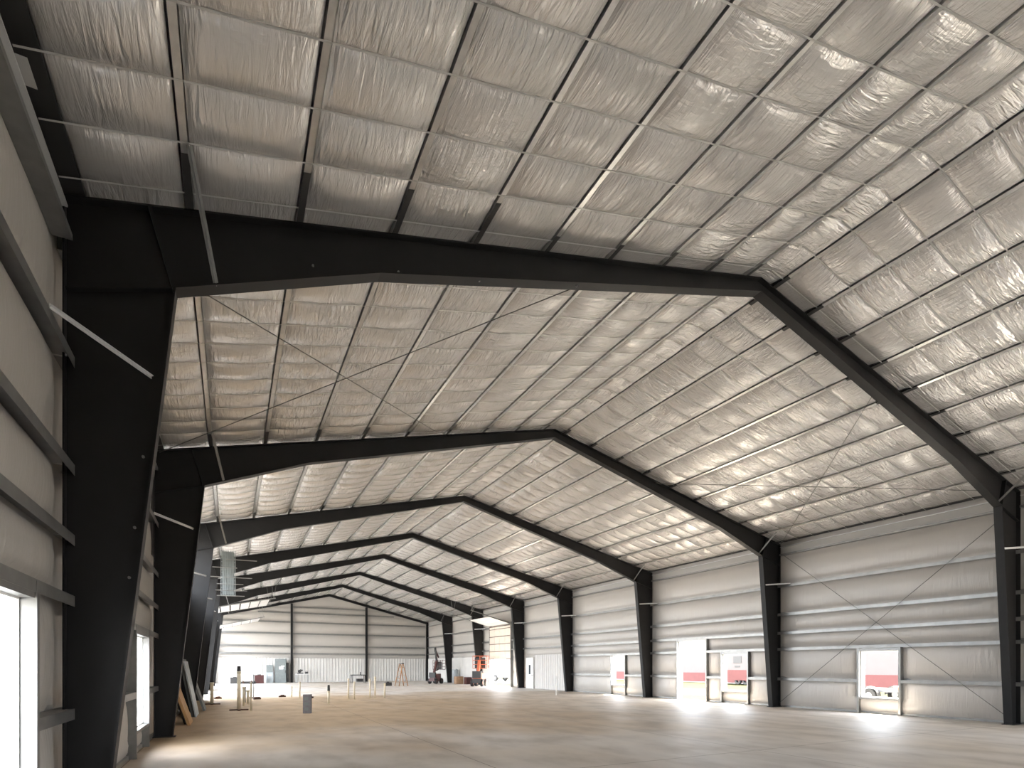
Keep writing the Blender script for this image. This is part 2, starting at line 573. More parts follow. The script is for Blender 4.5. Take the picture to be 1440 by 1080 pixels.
LC = dict(base=.37, kx=1.01, kz=5.93, hx=3.34, hz=6.86)
RC = dict(base=.47, kx=1.07, kz=6.05, hx=3.38, hz=6.90)
RB = HR - .27
for fi, y in enumerate(FRAMES):
    end = fi == 7
    name = 'portal_frame_steelwork'
    lab = ['nearest black tapered steel portal frame spanning the hall', 'second black steel portal frame from the camera',
           'third black steel portal frame from the camera', 'fourth black steel portal frame from the camera',
           'fifth black steel portal frame from the camera', 'sixth black steel portal frame from the camera',
           'seventh black steel portal frame, last before the end wall', 'slim black end frame standing against the far end wall'][fi]
    t = thing(name, lab, 'steel frame', 'black portal frames', loc=(0, y, 0))
    for side, P in (('L', LC), ('R', RC)):
        g = lambda x: mx(x, side)
        col = MB(); raf = MB()
        ep = .012
        if not end:
            ztop = zr(0)
            outer = [(g(.009), .02), (g(.009), ztop - .01)]
            inner = [(g(P['base']), .02), (g(P['kx']), P['kz'])]
            # column
            dx = .14
            jx = P['kx'] - .24                       # joint line at the top
            web(col, [(g(0), .02), (g(P['base']), .02), (g(P['kx']), P['kz']), (g(jx), zr(jx) - .01), (g(0), ztop - .01)], 0)
            flange(col, outer); flange(col, inner)
            flange(col, [(g(0), ztop - .020), (g(jx), zr(jx) - .020)])
            co = col.build('column', K['black'], t)
            MB().box(*sorted((g(-.04), g(P['base'] + .06))), -.13, .13, 0, .02).build('base_plate', K['black'], t)
            # knee stiffener and end plate
            st = MB()
            st.bar((g(.02), 0, P['kz'] - .30), (g(P['kx'] - .02), 0, P['kz']), .17, .016, side=(0, 1, 0))
            st.bar((g(P['kx'] - .005), 0, P['kz'] - .03), (g(jx), 0, zr(jx) - .03), .2, .035, side=(0, 1, 0))
            st.build('knee_plate', K['black'], t)
            # rafter
            web(raf, [(g(jx), zr(jx) - .01), (g(P['kx']), P['kz']), (g(P['hx']), P['hz']), (XG, RB), (XG, HR - .01)], 0)
            flange(raf, [(g(jx), zr(jx) - .020), (XG, HR - .020)])
            flange(raf, [(g(P['kx']), P['kz']), (g(P['hx']), P['hz']), (XG, RB)])
            raf.build('rafter', K['black'], t)
            # flange braces from the first purlin and from the brace girt (camera side)
            xb = .0
            b1 = MB()
            if side == 'L':
                a, b = (1.20, -.98, zr(1.2) - .02), (1.42, -.06, 6.10)
                c, d = (.10, -.98, 4.93), (.78, -.06, 4.88)
            else:
                a, b = (g(1.08), -.72, zr(1.08) - .02), (g(1.22), -.05, 6.12)
                c, d = (g(.09), -.62, 4.93), (g(.84), -.06, 4.90)
            b1.bar(a, b, .055, .006, side=(1, 0, .3)); b1.bar((a[0], a[1], a[2]), b, .006, .055, side=(1, 0, .3))
            part_label(b1.build('flange_brace', K['galv'], t), 'galvanised angle from purlin to rafter')
            b2 = MB()
            b2.bar(c, d, .06, .006, side=(0, .3, 1)); b2.bar(c, d, .006, .06, side=(0, .3, 1))
            part_label(b2.build('flange_brace', K['zinc'], t), 'galvanised angle from girt to column')
            if fi == 0 and side == 'L':
                for bx, bz in ((.70, 3.98), (.62, 3.18), (.57, 2.62)):
                    part_label(MB().tube((bx, -.03, bz), (bx, -.006, bz), .016, 6).build('bolt', K['galv'], t), 'steel bolt head')
                for bx, bz in ((2.5, 6.72), (3.6, 7.0), (4.8, 7.26), (6.5, 7.72)):
                    part_label(MB().tube((bx, -.03, bz), (bx, -.006, bz), .014, 6).build('bolt', K['galv'], t), 'steel bolt head')
        else:
            web(col, [(g(0), .02), (g(.24), .02), (g(.24), zr(.24) - .2), (g(0), zr(0) - .01)], -.12)
            flange(col, [(g(.009), .02), (g(.009), zr(0) - .02)], y=-.12); flange(col, [(g(.24), .02), (g(.24), zr(.24) - .2)], y=-.12)
            col.build('column', K['black'], t)
            MB().box(*sorted((g(-.02), g(.28))), -.24, 0, 0, .02).build('base_plate', K['black'], t)
            web(raf, [(g(0), zr(0) - .01), (g(0), zr(0) - .26), (XG, HR - .26), (XG, HR - .01)], -.12)
            flange(raf, [(g(0), zr(0) - .020), (XG, HR - .020)], y=-.12)
            flange(raf, [(g(0), zr(0) - .26), (XG, HR - .26)], y=-.12)
            raf.build('rafter', K['black'], t)

# wind posts of the end wall
for k, x in enumerate((7.05, 14.53)):
    t = thing('wind_post', f'black wind post on the end wall, {"left" if k == 0 else "right"} of the two', 'steel post', 'wind posts', loc=(x, YE, 0))
    b = MB()
    zt = zr(x) - .31
    b.box(-.006, .006, -.26, -.05, .02, zt); b.box(-.1, .1, -.27, -.255, .02, zt); b.box(-.1, .1, -.055, -.04, .02, zt)
    b.build('post', K['black'], t)
    MB().box(-.13, .13, -.3, -.02, 0, .02).build('base_plate', K['black'], t)

# ------------------------------------------------------------------ walls
GZ = [1.18, 2.38, 3.03, 3.78, 4.93]
LW = [(-2.95, -1.33, .48, 2.22, 'window'), (4.33, 5.93, .48, 2.22, 'window'), (23.6, 28.8, 0, 4.7, 'door'), (30.5, 34.5, 0, 4.7, 'door'),  # opening beyond the fourth frame is unseen, added for daylight
      (38.0, 43.6, 0, 4.7, 'door'), (45.6, 51.2, 0, 4.7, 'door')]  # opening next to the end wall is unseen, added for more daylight
ADDED_STRIPS = [(a + .35, b - .35, 4.3 if i < 2 else 4.99, 6.06, 'window') for i, (a, b) in enumerate(zip(FRAMES[1:-1], FRAMES[2:]))]  # unseen high openings put in to brighten the floor
LW += ADDED_STRIPS
RW = [(-6.4, -4.0, 0, 3.0, 'door'), (3.06, 4.34, .55, 2.18, 'window'), (9.10, 10.45, .55, 2.18, 'window'), (11.42, 13.22, 0, 2.86, 'door'),  # doorway before the nearest frame is unseen, added to bring in daylight
      (17.38, 18.58, .57, 2.26, 'window'), (31.5, 35.4, 0, 4.9, 'door')]


def frange(a, b, step):
    n = max(1, round((b - a) / step))
    return [a + (b - a) * i / n for i in range(n)]


def wall(side, openings, name, label):
    yb = sorted(set([Y0, YE] + [o for q in openings for o in q[:2]] + FRAMES))
    zb = sorted(set([0, 6.08, 6.15, 6.92] + GZ + [o for q in openings for o in q[2:4]]))
    ys = [y for a, b in zip(yb, yb[1:]) for y in frange(a, b, .33)] + [YE]
    zs = [z for a, b in zip(zb, zb[1:]) for z in frange(a, b, .13)] + [zb[-1]]
    gl = [0, 6.08, 6.92] + GZ
    V, F = [], []

    def bulge(y, z):
        lo = max([g for g in gl if g <= z + 1e-6]); hi = min([g for g in gl if g >= z - 1e-6])
        if hi - lo < 1e-6 or z > 6.07:
            tz = 0
        else:
            tz = math.sin(math.pi * (z - lo) / (hi - lo)) ** .42 if 0 < (z - lo) / (hi - lo) < 1 else 0
        a = tz
        for f in FRAMES:
            d = abs(y - f)
            if d < .5:
                a *= (d / .5) ** .5
        for y0, y1, z0, z1, _ in openings:
            dy = max(y0 - y, 0, y - y1); dz = max(z0 - z, 0, z - z1)
            d = math.hypot(dy, dz)
            if d < .3:
                a *= (d / .3) ** .6
        return a * .105

    def hole(y, z):
        return any(a < y < b and c < z < d for a, b, c, d, _ in openings)
    m = len(zs)
    for y in ys:
        for z in zs:
            V.append((mx(-.10 + bulge(y, z), side), y, z))
    n1 = len(V)
    for y in ys:
        for z in zs:
            V.append((mx(-.22, side), y, z))
    nx = len(ys)
    H = {(i, j): hole((ys[i] + ys[i + 1]) / 2, (zs[j] + zs[j + 1]) / 2) for i in range(nx - 1) for j in range(m - 1)}
    for i in range(nx - 1):
        for j in range(m - 1):
            if H[i, j]:
                continue
            q = i * m + j
            F.append((q, q + m, q + m + 1, q + 1))
            F.append((n1 + q, n1 + q + 1, n1 + q + m + 1, n1 + q + m))
            for (di, dj, e0, e1) in ((-1, 0, q, q + 1), (1, 0, q + m, q + m + 1), (0, -1, q, q + m), (0, 1, q + 1, q + m + 1)):
                if H.get((i + di, j + dj), False):
                    F.append((e0, e1, n1 + e1, n1 + e0))
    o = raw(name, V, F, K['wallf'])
    tag(o, label, 'wall', kind='structure')


wall('L', LW, 'wall_left', 'left long wall lined with pale bulging insulation film')
wall('R', RW, 'wall_right', 'right long wall lined with pale insulation film and window openings')

# far wall
EGZ = [2.96, 3.72, 5.0, 6.15, 7.1, 7.7]
V, F = [], []
xs = [-.2 + (W + .4) * i / 70 for i in range(71)]
fz = [i / 60 for i in range(61)]
gl = [0, 2.5] + EGZ + [9.6]
for x in xs:
    top = zr(min(max(x, 0), W)) + .34
    for f in fz:
        z = f * top
        lo = max(g for g in gl if g <= z + 1e-6); hi = min(g for g in gl if g > z)
        s = math.sin(math.pi * (z - lo) / (hi - lo)) ** .6 if z > lo else 0
        V.append((x, YE + .14 - .10 * s, z))
m = len(fz)
for i in range(len(xs) - 1):
    for j in range(m - 1):
        q = i * m + j
        F.append((q, q + m, q + m + 1, q + 1))
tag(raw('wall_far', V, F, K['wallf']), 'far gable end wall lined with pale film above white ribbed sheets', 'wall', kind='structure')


# near wall behind the camera, its opening added to let daylight in
b = MB()
b.prism([(-.2, Y0, 0), (12.6, Y0, 0), (12.6, Y0, 3.4), (20.6, Y0, 3.4), (20.6, Y0, 0), (W + .2, Y0, 0), (W + .2, Y0, HE + .27), (XG, Y0, HR + .33), (-.2, Y0, HE + .27)], (0, -.15, 0))
tag(b.build('wall_near', K['wallf']), 'near end wall behind the camera with one door opening added for daylight', 'wall', kind='structure')

# ribbed white liner sheets on the lower walls
def ribbed(a, b, place, z1=2.48, z0=.02):
    """place(s, off) -> (x, y); ribs every 0.3 m"""
    prof = []
    s = a
    while s < b - .001:
        for ds, off in ((0, 0), (.10, 0), (.125, .03), (.175, .03), (.20, 0), (.30, 0)):
            if s + ds <= b:
                prof.append((s + ds, off))
        s += .30
    mb = MB()
    o = len(mb.v)
    for s_, off in prof:
        x, y = place(s_, off)
        mb.v += [(x, y, z0), (x, y, z1)]
    for i in range(len(prof) - 1):
        q = o + 2 * i
        mb.f.append((q, q + 2, q + 3, q + 1))
    return mb


for a, b, lab in ((22.95, 27.80, 'white ribbed liner sheets on the right wall before the white door'),
                  (35.75, 52.2, 'white ribbed liner sheets on the right wall beyond the overhead door')):
    tag(ribbed(a, b, lambda s, off: (W - .02 - off, s)).build('liner_sheets', K['sheet']), lab, 'wall sheets', kind='structure')
tag(ribbed(.3, W - .3, lambda s, off: (s, YE - .03 - off)).build('liner_sheets', K['sheet']),
    'white ribbed liner sheets along the foot of the far end wall', 'wall sheets', kind='structure')
# base angles
for side, sd, ops in (('L', 'left', LW), ('R', 'right', RW)):
    b = MB()
    y = Y0
    for q in sorted(ops) + [(YE, YE, 0, 0, 'window')]:
        if q[4] == 'door' or q[0] == YE:
            b.box(*sorted((mx(-.10, side), mx(-.02, side))), y, q[0], 0, .07)
            y = q[1]
    tag(b.build('baseboard_' + sd, K['galv']), f'steel base angle at the foot of the {sd} wall', 'base trim', kind='structure')


# girts ---------------------------------------------------------------
def zgirt(side, z):
    return [(mx(a, side), b) for a, b in
            [(-.10, z), (.086, z), (.086, z - .11), (.09, z - .11), (.09, z + .004), (-.096, z + .004), (-.096, z + .06), (-.10, z + .06)]]


LEVEL = ['lowest', 'second lowest', 'middle', 'second highest', 'top']
fr_all = [-S] + FRAMES
for side, ops, sd in (('L', LW, 'left'), ('R', RW, 'right')):
    for bi in range(len(fr_all) - 1):
        a, b = fr_all[bi], fr_all[bi + 1]
        if side == 'L' and bi > 1:
            continue                              # hidden behind the left columns
        if side == 'R' and bi == 0:
            a = -1.5
        for gi, z in enumerate(GZ):
            if side == 'R' and bi >= 4 and gi < 2:
                continue                          # behind the ribbed sheets
            segs = [(a + .02, b - .02)]
            for y0, y1, z0, z1, kd in ops:
                if z0 - .01 < z < z1 + .05:
                    new = []
                    for p, q in segs:
                        if y1 + .08 <= p or y0 - .08 >= q:
                            new.append((p, q))
                        else:
                            if y0 - .08 - p > .15:
                                new.append((p, y0 - .08))
                            if q - y1 - .08 > .15:
                                new.append((y1 + .08, q))
                    segs = new
            for si, (p, q) in enumerate(segs):
                if bi == 0:
                    where = 'before the nearest frame'
                elif bi < 7:
                    where = f'between the {FN[bi-1]} and {FN[bi]} frames'
                else:
                    where = 'in the bay beside the far end wall'
                piece = ''
                if len(segs) == 2:
                    piece = ', nearer piece' if si == 0 else ', farther piece'
                elif len(segs) >= 3:
                    piece = [', nearest piece', ', middle piece', ', farthest piece', ', last piece'][si]
                t = thing('wall_girt', f'{LEVEL[gi]} steel girt on the {sd} wall {where}{piece}', 'girt', 'wall girts', loc=(mx(0, side), p, z))
                prof = [(X - mx(0, side), Z - z) for X, Z in zgirt(side, z)]
                MB().prism([(X, 0, Z) for X, Z in prof], (0, q - p, 0)).build('girt_channel', K['galv'], t)
                if abs(q - (b - .02)) < .01 and bi < 3:
                    bl = MB()
                    sg = 1 if side == 'L' else -1
                    for dx in (.02, .06):
                        bl.tube((sg * dx, q - p - .05, -.02), (sg * dx, q - p - .05, .0), .012, 6)
                    bl.build('bolt', K['zinc'], t)

for gi, z in enumerate(EGZ):
    xs3 = [(.36, 6.92, 'left'), (7.18, 14.40, 'middle'), (14.66, W - .36, 'right')]
    for a, b, nm in xs3:
        if z > 6.3:
            lim = (z - HE + .45) / M
            a = max(a, lim); b = min(b, W - lim)
            if b - a < .5:
                continue
        pr = [(.05, z), (-.136, z), (-.136, z - .12), (-.14, z - .12), (-.14, z + .004), (.046, z + .004), (.046, z + .06), (.05, z + .06)]
        tag(MB().prism([(a, YE + yy, zz) for yy, zz in pr], (b - a, 0, 0)).build('end_girt', K['galv']),
            f'steel girt on the far end wall, {ORD[gi+1]} level above the ribbed sheets, {nm} bay', 'girt', 'end wall girts')


# ------------------------------------------------------------------ window and door framing
def framed(n, kind, side, y0, y1, z0, z1, label, jamb_top):
    w = thing(f'{kind}_{n}', label, kind, kind='structure', loc=(mx(0, side), y0, 0))
    sg = 1 if side == 'L' else -1

    def bx(xa, xb, ya, yb, za, zb):
        xs_ = sorted((sg * xa, sg * xb))
        return MB().box(xs_[0], xs_[1], ya - y0, yb - y0, za, zb)
    for ya, yb in ((y0 - .075, y0), (y1, y1 + .075)):
        b = bx(-.10, .095, ya + (.0 if ya < y0 else .006), yb - (.006 if ya < y0 else 0), (.0 if z0 < 2 else z0 - .05), (jamb_top if z0 < 2 else z1 + .03))
        b.build('jamb', K['galv'], w)
    hd = bx(-.10, .08, y0 + .001, y1 - .001, z1, z1 + .08)
    hd.build('header', K['galv'], w)
    tr = MB()
    for ya, yb in ((y0, y0 + .02), (y1 - .02, y1)):
        x_ = sorted((sg * -.24, sg * -.02))
        tr.box(x_[0], x_[1], ya - y0, yb - y0, max(z0, .01), z1)
    x_ = sorted((sg * -.24, sg * -.02))
    tr.box(x_[0], x_[1], .02, y1 - y0 - .02, z1 - .02, z1)
    if kind == 'window':
        tr.box(x_[0], x_[1], .02, y1 - y0 - .02, z0, z0 + .02)
        bx(-.10, .08, y0 + .001, y1 - .001, z0 - .06, z0).build('sill', K['galv'], w)
    part_label(tr.build('trim', K['white'], w), 'white trim inside the opening')
    return w


framed(1, 'window', 'L', *LW[0][:4], 'window opening in the left wall on the near side of the nearest frame', 2.37)
framed(2, 'window', 'L', *LW[1][:4], 'window opening in the left wall between the nearest and second frames', 2.37)
framed(3, 'window', 'R', *RW[1][:4], 'right wall window opening nearest the camera, a trailer seen outside', 2.37)
framed(4, 'window', 'R', *RW[2][:4], 'right wall window opening beside the doorway, a red box outside', 2.37)
framed(1, 'door', 'R', *RW[3][:4], 'tall doorway opening in the right wall with grass outside', 3.02)
framed(5, 'window', 'R', *RW[4][:4], 'small window opening in the right wall beyond the third frame', 2.37)
framed(2, 'door', 'R', *RW[5][:4], 'wide overhead door opening in the far part of the right wall', 5.2)
framed(3, 'door', 'L', *LW[3][:4], 'overhead door opening in the left wall beyond the fifth frame', 4.9)
framed(6, 'door', 'L', *LW[2][:4], 'unseen door opening added for daylight in the left wall beyond the fourth frame', 4.9)
framed(7, 'door', 'L', *LW[5][:4], 'unseen door opening added for daylight in the left wall nearest the far end wall', 4.9)
framed(8, 'door', 'R', *RW[0][:4], 'unseen door opening added for daylight in the right wall before the nearest frame', 3.1)
framed(4, 'door', 'L', *LW[4][:4], 'overhead door opening in the left wall beyond the sixth frame', 4.9)

for k, q in enumerate(ADDED_STRIPS):
    framed(6 + k, 'window', 'L', *q[:4], f'unseen high strip opening added for daylight in the left wall past the {FN[k + 1]} frame', 5.0)

# white personnel door leaf near the fifth right column
t = thing('door_5', 'white door with a small dark window in the right wall before the fifth column', 'door', kind='structure', loc=(W, 27.85, 0))
MB().box(-.10, -.05, .06, 1.02, .02, 2.2).build('door_leaf', K['white'], t)
b = MB(); b.box(-.12, -.02, 0, .06, 0, 2.28); b.box(-.12, -.02, 1.02, 1.10, 0, 2.28); b.box(-.12, -.02, .06, 1.02, 2.2, 2.28)
b.build('door_frame', K['white'], t)
part_label(MB().box(-.115, -.1, .42, .66, 1.05, 1.75).build('vision_panel', K['glass'], t), 'dark glass vision panel')
MB().tube((-.16, .14, 1.0), (-.10, .14, 1.0), .03, 8).build('handle', K['galv'], t)


# overhead doors -----------------------------------------------------
def sectional(name, label, side, y0, y1, vert, slope, tr_len):
    """vert: (z_low, z_top) of the hanging part or None; slope: [(x,z),(x,z)] raised part"""
    t = thing(name, label, 'overhead door', loc=(0, 0, 0))
    if vert:
        z = vert[0]
        while z < vert[1] - .05:
            zz = min(z + .62, vert[1])
            b = MB()
            b.box(*sorted((mx(.10, side), mx(.14, side))), y0, y1, z + .003, zz)
            for k in range(1, 4):
                yy = y0 + (y1 - y0) * k / 4
                b.box(*sorted((mx(.14, side), mx(.16, side))), yy - .04, yy + .04, z + .012, zz)
            b.build('door_section', K['doorw'], t)
            part_label(MB().box(*sorted((mx(.165, side), mx(.175, side))), y0, y1, zz - .025, zz + .02).build('section_joint', K['brown'], t), 'brown joint line')
            z = zz
        rail = MB().box(*sorted((mx(.14, side), mx(.17, side))), y0, y1, vert[0] - .03, vert[0] + .01)
        rail.build('bottom_rail', K['brown'], t)
    (xa, za), (xb, zb) = slope
    n = max(1, round(math.hypot(xb - xa, zb - za) / .62))
    for k in range(n):
        f0, f1 = k / n + .012, (k + 1) / n - .012
        p = (mx(xa + (xb - xa) * f0, side), (y0 + y1) / 2, za + (zb - za) * f0)
        q = (mx(xa + (xb - xa) * f1, side), (y0 + y1) / 2, za + (zb - za) * f1)
        MB().bar(p, q, y1 - y0, .045, side=(0, 1, 0)).build('door_section', K['sheet'] if not vert else K['white'], t)
    for yy in (y0 - .05, y1 + .05):
        b = MB()
        b.bar((mx(xa - .1, side), yy, za - .03), (mx(xb + tr_len, side), yy, zb + (zb - za) / (xb - xa) * tr_len), .05, .06, side=(0, 1, 0))
        b.box(*sorted((mx(.09, side), mx(.15, side))), yy - .02, yy + .02, 0, za - .1)
        b.build('track', K['galv'], t)
        xe = xb + tr_len - .1
        ze = zb + (zb - za) / (xb - xa) * (tr_len - .1)
        h = MB()
        h.bar((mx(xe, side), yy, ze), (mx(xe + .25, side), yy, zr(xe + .25) - .03), .04, .01, side=(0, 1, 0))
        h.bar((mx(xe, side), yy, ze), (mx(xe - .25, side), yy, zr(xe - .25) - .03), .04, .01, side=(0, 1, 0))
        h.build('track_hanger', K['galv'], t)
    return t


sectional('overhead_door', 'half raised cream sectional door in the far right wall opening', 'R', 31.5, 35.4, (2.25, 4.95), [(.22, 5.06), (1.95, 5.52)], 1.6)
sectional('overhead_door', 'raised white sectional door high on the left beyond the fifth frame', 'L', 30.5, 34.5, None, [(.40, 5.17), (3.80, 5.90)], .3)
sectional('overhead_door', 'raised white sectional door high on the left beyond the sixth frame', 'L', 39.0, 42.6, None, [(.40, 4.60), (3.60, 5.38)], .3)

# ------------------------------------------------------------------ bracing rods
def rod(p, q, label, r=.009):
    tag(MB().tube(p, q, r, 6).build('brace_rod', K['rodsteel']), label, 'brace rod', 'steel cross bracing rods')


def rp(x, y, off=-.15):
    return (x, y, zr(x) + off)


rod(rp(1.10, 1.1), rp(6.60, 6.95), 'left roof brace rod running from the nearest left knee up to the second rafter')
rod(rp(.15, 7.2, -.20), rp(7.00, .12, -.20), 'left roof brace rod running from the second left knee up to the nearest rafter')
rod(rp(W - 6.55, .15), rp(W - .20, 7.4), 'right roof brace rod running from the nearest rafter to the second right knee')
rod(rp(W - .9, .4, -.20), rp(W - 6.7, 7.4, -.20), 'right roof brace rod running from the nearest right knee to the second rafter')
rod((W - .15, .15, 6.0), (W - .15, 7.45, .18), 'wall brace rod on the right wall, high at the nearest column')
rod((W - .20, .15, .22), (W - .20, 7.2, 6.05), 'wall brace rod on the right wall, high at the second column')

# ------------------------------------------------------------------ floor and yard
tag(MB().box(-.2, W + .2, Y0, YE + .2, -.12, 0).build('floor', K['floor']), 'bare tan concrete floor slab', 'floor', kind='structure')
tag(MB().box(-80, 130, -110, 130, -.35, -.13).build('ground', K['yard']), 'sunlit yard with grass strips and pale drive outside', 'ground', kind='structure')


# ------------------------------------------------------------------ things on the floor
def pipe(x, y, h, r, label, cap=None, base=False, material='pvc', bend=0):
    t = thing('pipe_stub', label, 'pipe', 'plastic pipe stubs rising from the slab', loc=(x, y, 0))
    MB().tube((0, 0, 0), (bend, 0, h), r, 10).build('pipe', K[material], t, True)
    MB().tube((bend, 0, h - .07), (bend, 0, h), r * 1.18, 10).build('collar', K[material], t, True)
    if cap:
        part_label(MB().tube((bend, 0, h - .02), (bend, 0, h + cap), r * 1.1, 8, r * .9).build('cap', K['dark'], t), 'dark wrapped cap')
    if base:
        b = MB(); b.box(-.32, .32, -.05, .05, 0, .05); b.box(-.05, .05, -.28, .28, 0, .045)
        part_label(b.build('base', K['brown'], t), 'dark brown timber cross base')
    return t


pipe(1.84, 15.42, 1.45, .065, 'tall cream capped pipe stub on a dark timber base at left', cap=.2, base=True)
pipe(2.05, 17.9, .80, .05, 'short cream pipe just behind the tall dark-capped pipe')
pipe(2.12, 20.2, .72, .06, 'thick grey pipe stub behind the tall capped pipe', material='block')
pipe(2.24, 19.3, .60, .06, 'thick cream pipe stub right of the thick grey one')
pipe(2.24, 15.22, 1.05, .035, 'slim cream pipe standing right of the tall dark-capped pipe')
pipe(2.62, 23.9, 1.22, .022, 'thin dark pipe on a timber base behind the left pipe cluster', base=True, material='dark')
pipe(.85, 19.4, .95, .07, 'white pipe on a brown base beside the left columns', base=True, material='pvc')
pipe(4.77, 23.2, .83, .045, 'cream pipe stub left of the pipe with the dark bag')
pipe(4.45, 24.0, .6, .04, 'short faint cream pipe stub left of its taller neighbour')
pipe(5.43, 18.0, .55, .055, 'short cream pipe stub with a dark bag on top', cap=.26, base=False)
pipe(6.82, 20.9, 1.02, .045, 'left pipe of the left pair in the middle of the floor')
pipe(7.07, 20.7, .88, .045, 'right pipe of the left pair in the middle of the floor')
pipe(8.05, 21.6, .98, .045, 'left pipe of the right pair in the middle of the floor')
pipe(8.29, 21.5, 1.10, .05, 'right pipe of the right pair in the middle of the floor')
pipe(8.75, 21.3, .76, .05, 'single cream pipe stub rightmost in the middle of the floor')
pipe(18.05, 19.3, 1.05, .03, 'thin white pipe standing before the fourth right column', material='white')
for x, y, lab in ((2.72, 22.6, 'small dark timber offcut behind the pipe cluster'), (4.0, 24.2, 'small dark offcut in the middle of the tan floor'),
                  (5.2, 22.6, 'dark offcut beside the cream pipe stubs'), (.98, 24.0, 'small dark lump beside the far left columns')):
    t = MB()
    t.bar((x - .16, y, .04), (x + .17, y + .1, .04), .12, .08); t.bar((x - .05, y - .1, .10), (x + .08, y + .16, .10), .09, .05)
    tag(t.build('timber_offcut', K['brown']), lab, 'offcut', 'timber offcuts on the floor')

# grey slotted block
t = thing('floor_box', 'small grey slotted box standing alone on the floor', 'box', loc=(3.95, 12.95, 0), rz=R(-18))
b = MB(); b.box(-.13, .13, -.10, .10, 0, .66)
b.build('housing', K['block'], t)
for z in (.10, .28, .46):
    part_label(MB().box(-.08, .05, -.106, -.10, z, z + .11).build('slot', K['grey'], t), 'darker slot')


# leaning sheets
def lean(name, label, y0, y1, xb, xt, h, th, material, cat):
    d = Vector((xt - xb, 0, h)).normalized()
    n = Vector((d.z, 0, -d.x)) * th
    base = Vector((xb, y0, n.x * 0 + .0))
    b = MB().prism([base, base + Vector((xt - xb, 0, h)), base + Vector((xt - xb, 0, h)) + n, base + n + Vector((0, 0, -n.z))], (0, y1 - y0, 0))
    return tag(b.build(name, K[material]), label, cat, 'sheets leaning on the left wall')


lean('plywood_sheet', 'orange brown plywood sheet leaning on the left wall beyond the second column', 10.25, 11.5, .50, .10, 1.22, .075, 'ply', 'board')
lean('board_sheet', 'dark sheet leaning behind the orange plywood at left', 10.6, 11.6, .40, .10, 1.05, .05, 'dark', 'board')
lean('board_sheet', 'wide grey sheet leaning on the left wall behind the plywood', 13.1, 14.8, .44, .10, 1.86, .09, 'board', 'board')
lean('board_sheet', 'front grey sheet of the tall leaning pair at left', 12.95, 14.6, .55, .215, 1.80, .035, 'palegrey', 'board')
lean('board_sheet', 'short grey sheet leaning by the third left column', 15.7, 16.9, .66, .30, 1.12, .08, 'board', 'board')

# pale mesh rack high at left
t = thing('mesh_rack', 'pale wire mesh rack with rods hanging high beside the left columns', 'rack', loc=(1.47, 20.0, 4.77))
b = MB()
for k in range(7):
    b.tube((-.28 + .56 * k / 6, 0, 0), (-.28 + .56 * k / 6, 0, 2.0), .012, 6)
for k in range(13):
    b.tube((-.29, .012, .02 + 1.96 * k / 12), (.29, .012, .02 + 1.96 * k / 12), .010, 6)
b.build('mesh_panel', K['grey'], t)
MB().box(-.24, .24, .03, .036, .05, 1.95).build('backing_sheet', K['grey'], t)
for z, x0, x1 in ((1.60, -.1, 1.15), (1.22, -.62, .35), (.80, -.72, .95), (.50, -.45, .6), (.22, -.5, .75), (-.02, -.45, .65)):
    MB().tube((x0, -.03, z), (x1, -.03, z + .02), .018, 8).build('cross_rod', K['galv'], t)
for x in (-.2, .2):
    MB().tube((x, 0, 2.0), (x, 0, zr(1.47 + x) - 4.77 - .02), .008, 6).build('hanger', K['galv'], t)

# end wall equipment
t = thing('electrical_cabinet', 'tall grey electrical cabinet against the far end wall', 'cabinet', loc=(6.02, 51.75, 0))
MB().box(-.55, .45, -.25, .25, 0, 2.38).build('body', K['grey'], t)
MB().box(-.53, .43, -.275, -.25, .06, 2.33).build('door', K['grey'], t)
part_label(MB().box(-.2, .18, -.28, -.275, 1.35, 1.62).build('notice', K['paper'], t), 'white paper notice')
MB().box(-.02, .30, -.28, -.276, 1.62, 1.72).build('notice', K['paper'], t)
MB().box(.34, .39, -.31, -.275, 1.0, 1.25).build('handle', K['dark'], t)
MB().box(.45, .72, -.1, .22, .1, 2.0).build('side_box', K['dark'], t)
t = thing('switch_cabinet', 'smaller pale grey cabinet left of the tall electrical cabinet', 'cabinet', loc=(4.98, 51.75, 0))
MB().box(-.32, .32, -.2, .25, .0, 1.05).build('lower_box', K['palegrey'], t)
MB().box(-.28, .28, -.2, .25, 1.05, 1.78).build('upper_box', K['grey'], t)
part_label(MB().box(-.15, .12, -.205, -.2, .70, .82).build('notice', K['paper'], t), 'white label')
MB().box(-.3, -.05, -.24, -.2, .3, .55).build('outlet_box', K['palegrey'], t)


def lump(name, x, y, sx, sy, sz, material, label, cat, group=None):
    t = thing(name, label, cat, group, loc=(x, y, 0))
    b = MB(); b.box(-sx / 2, sx / 2, -sy / 2, sy / 2, 0, sz)
    b.build('body', K[material], t)
    MB().box(-sx / 2 - .02, sx / 2 + .02, -sy / 2 - .02, sy / 2 + .02, sz, sz + .05).build('lid', K[material], t)
    MB().box(-sx * .2, sx * .2, -.03, .03, sz + .05, sz + .12).build('handle', K['dark'], t)
    return t


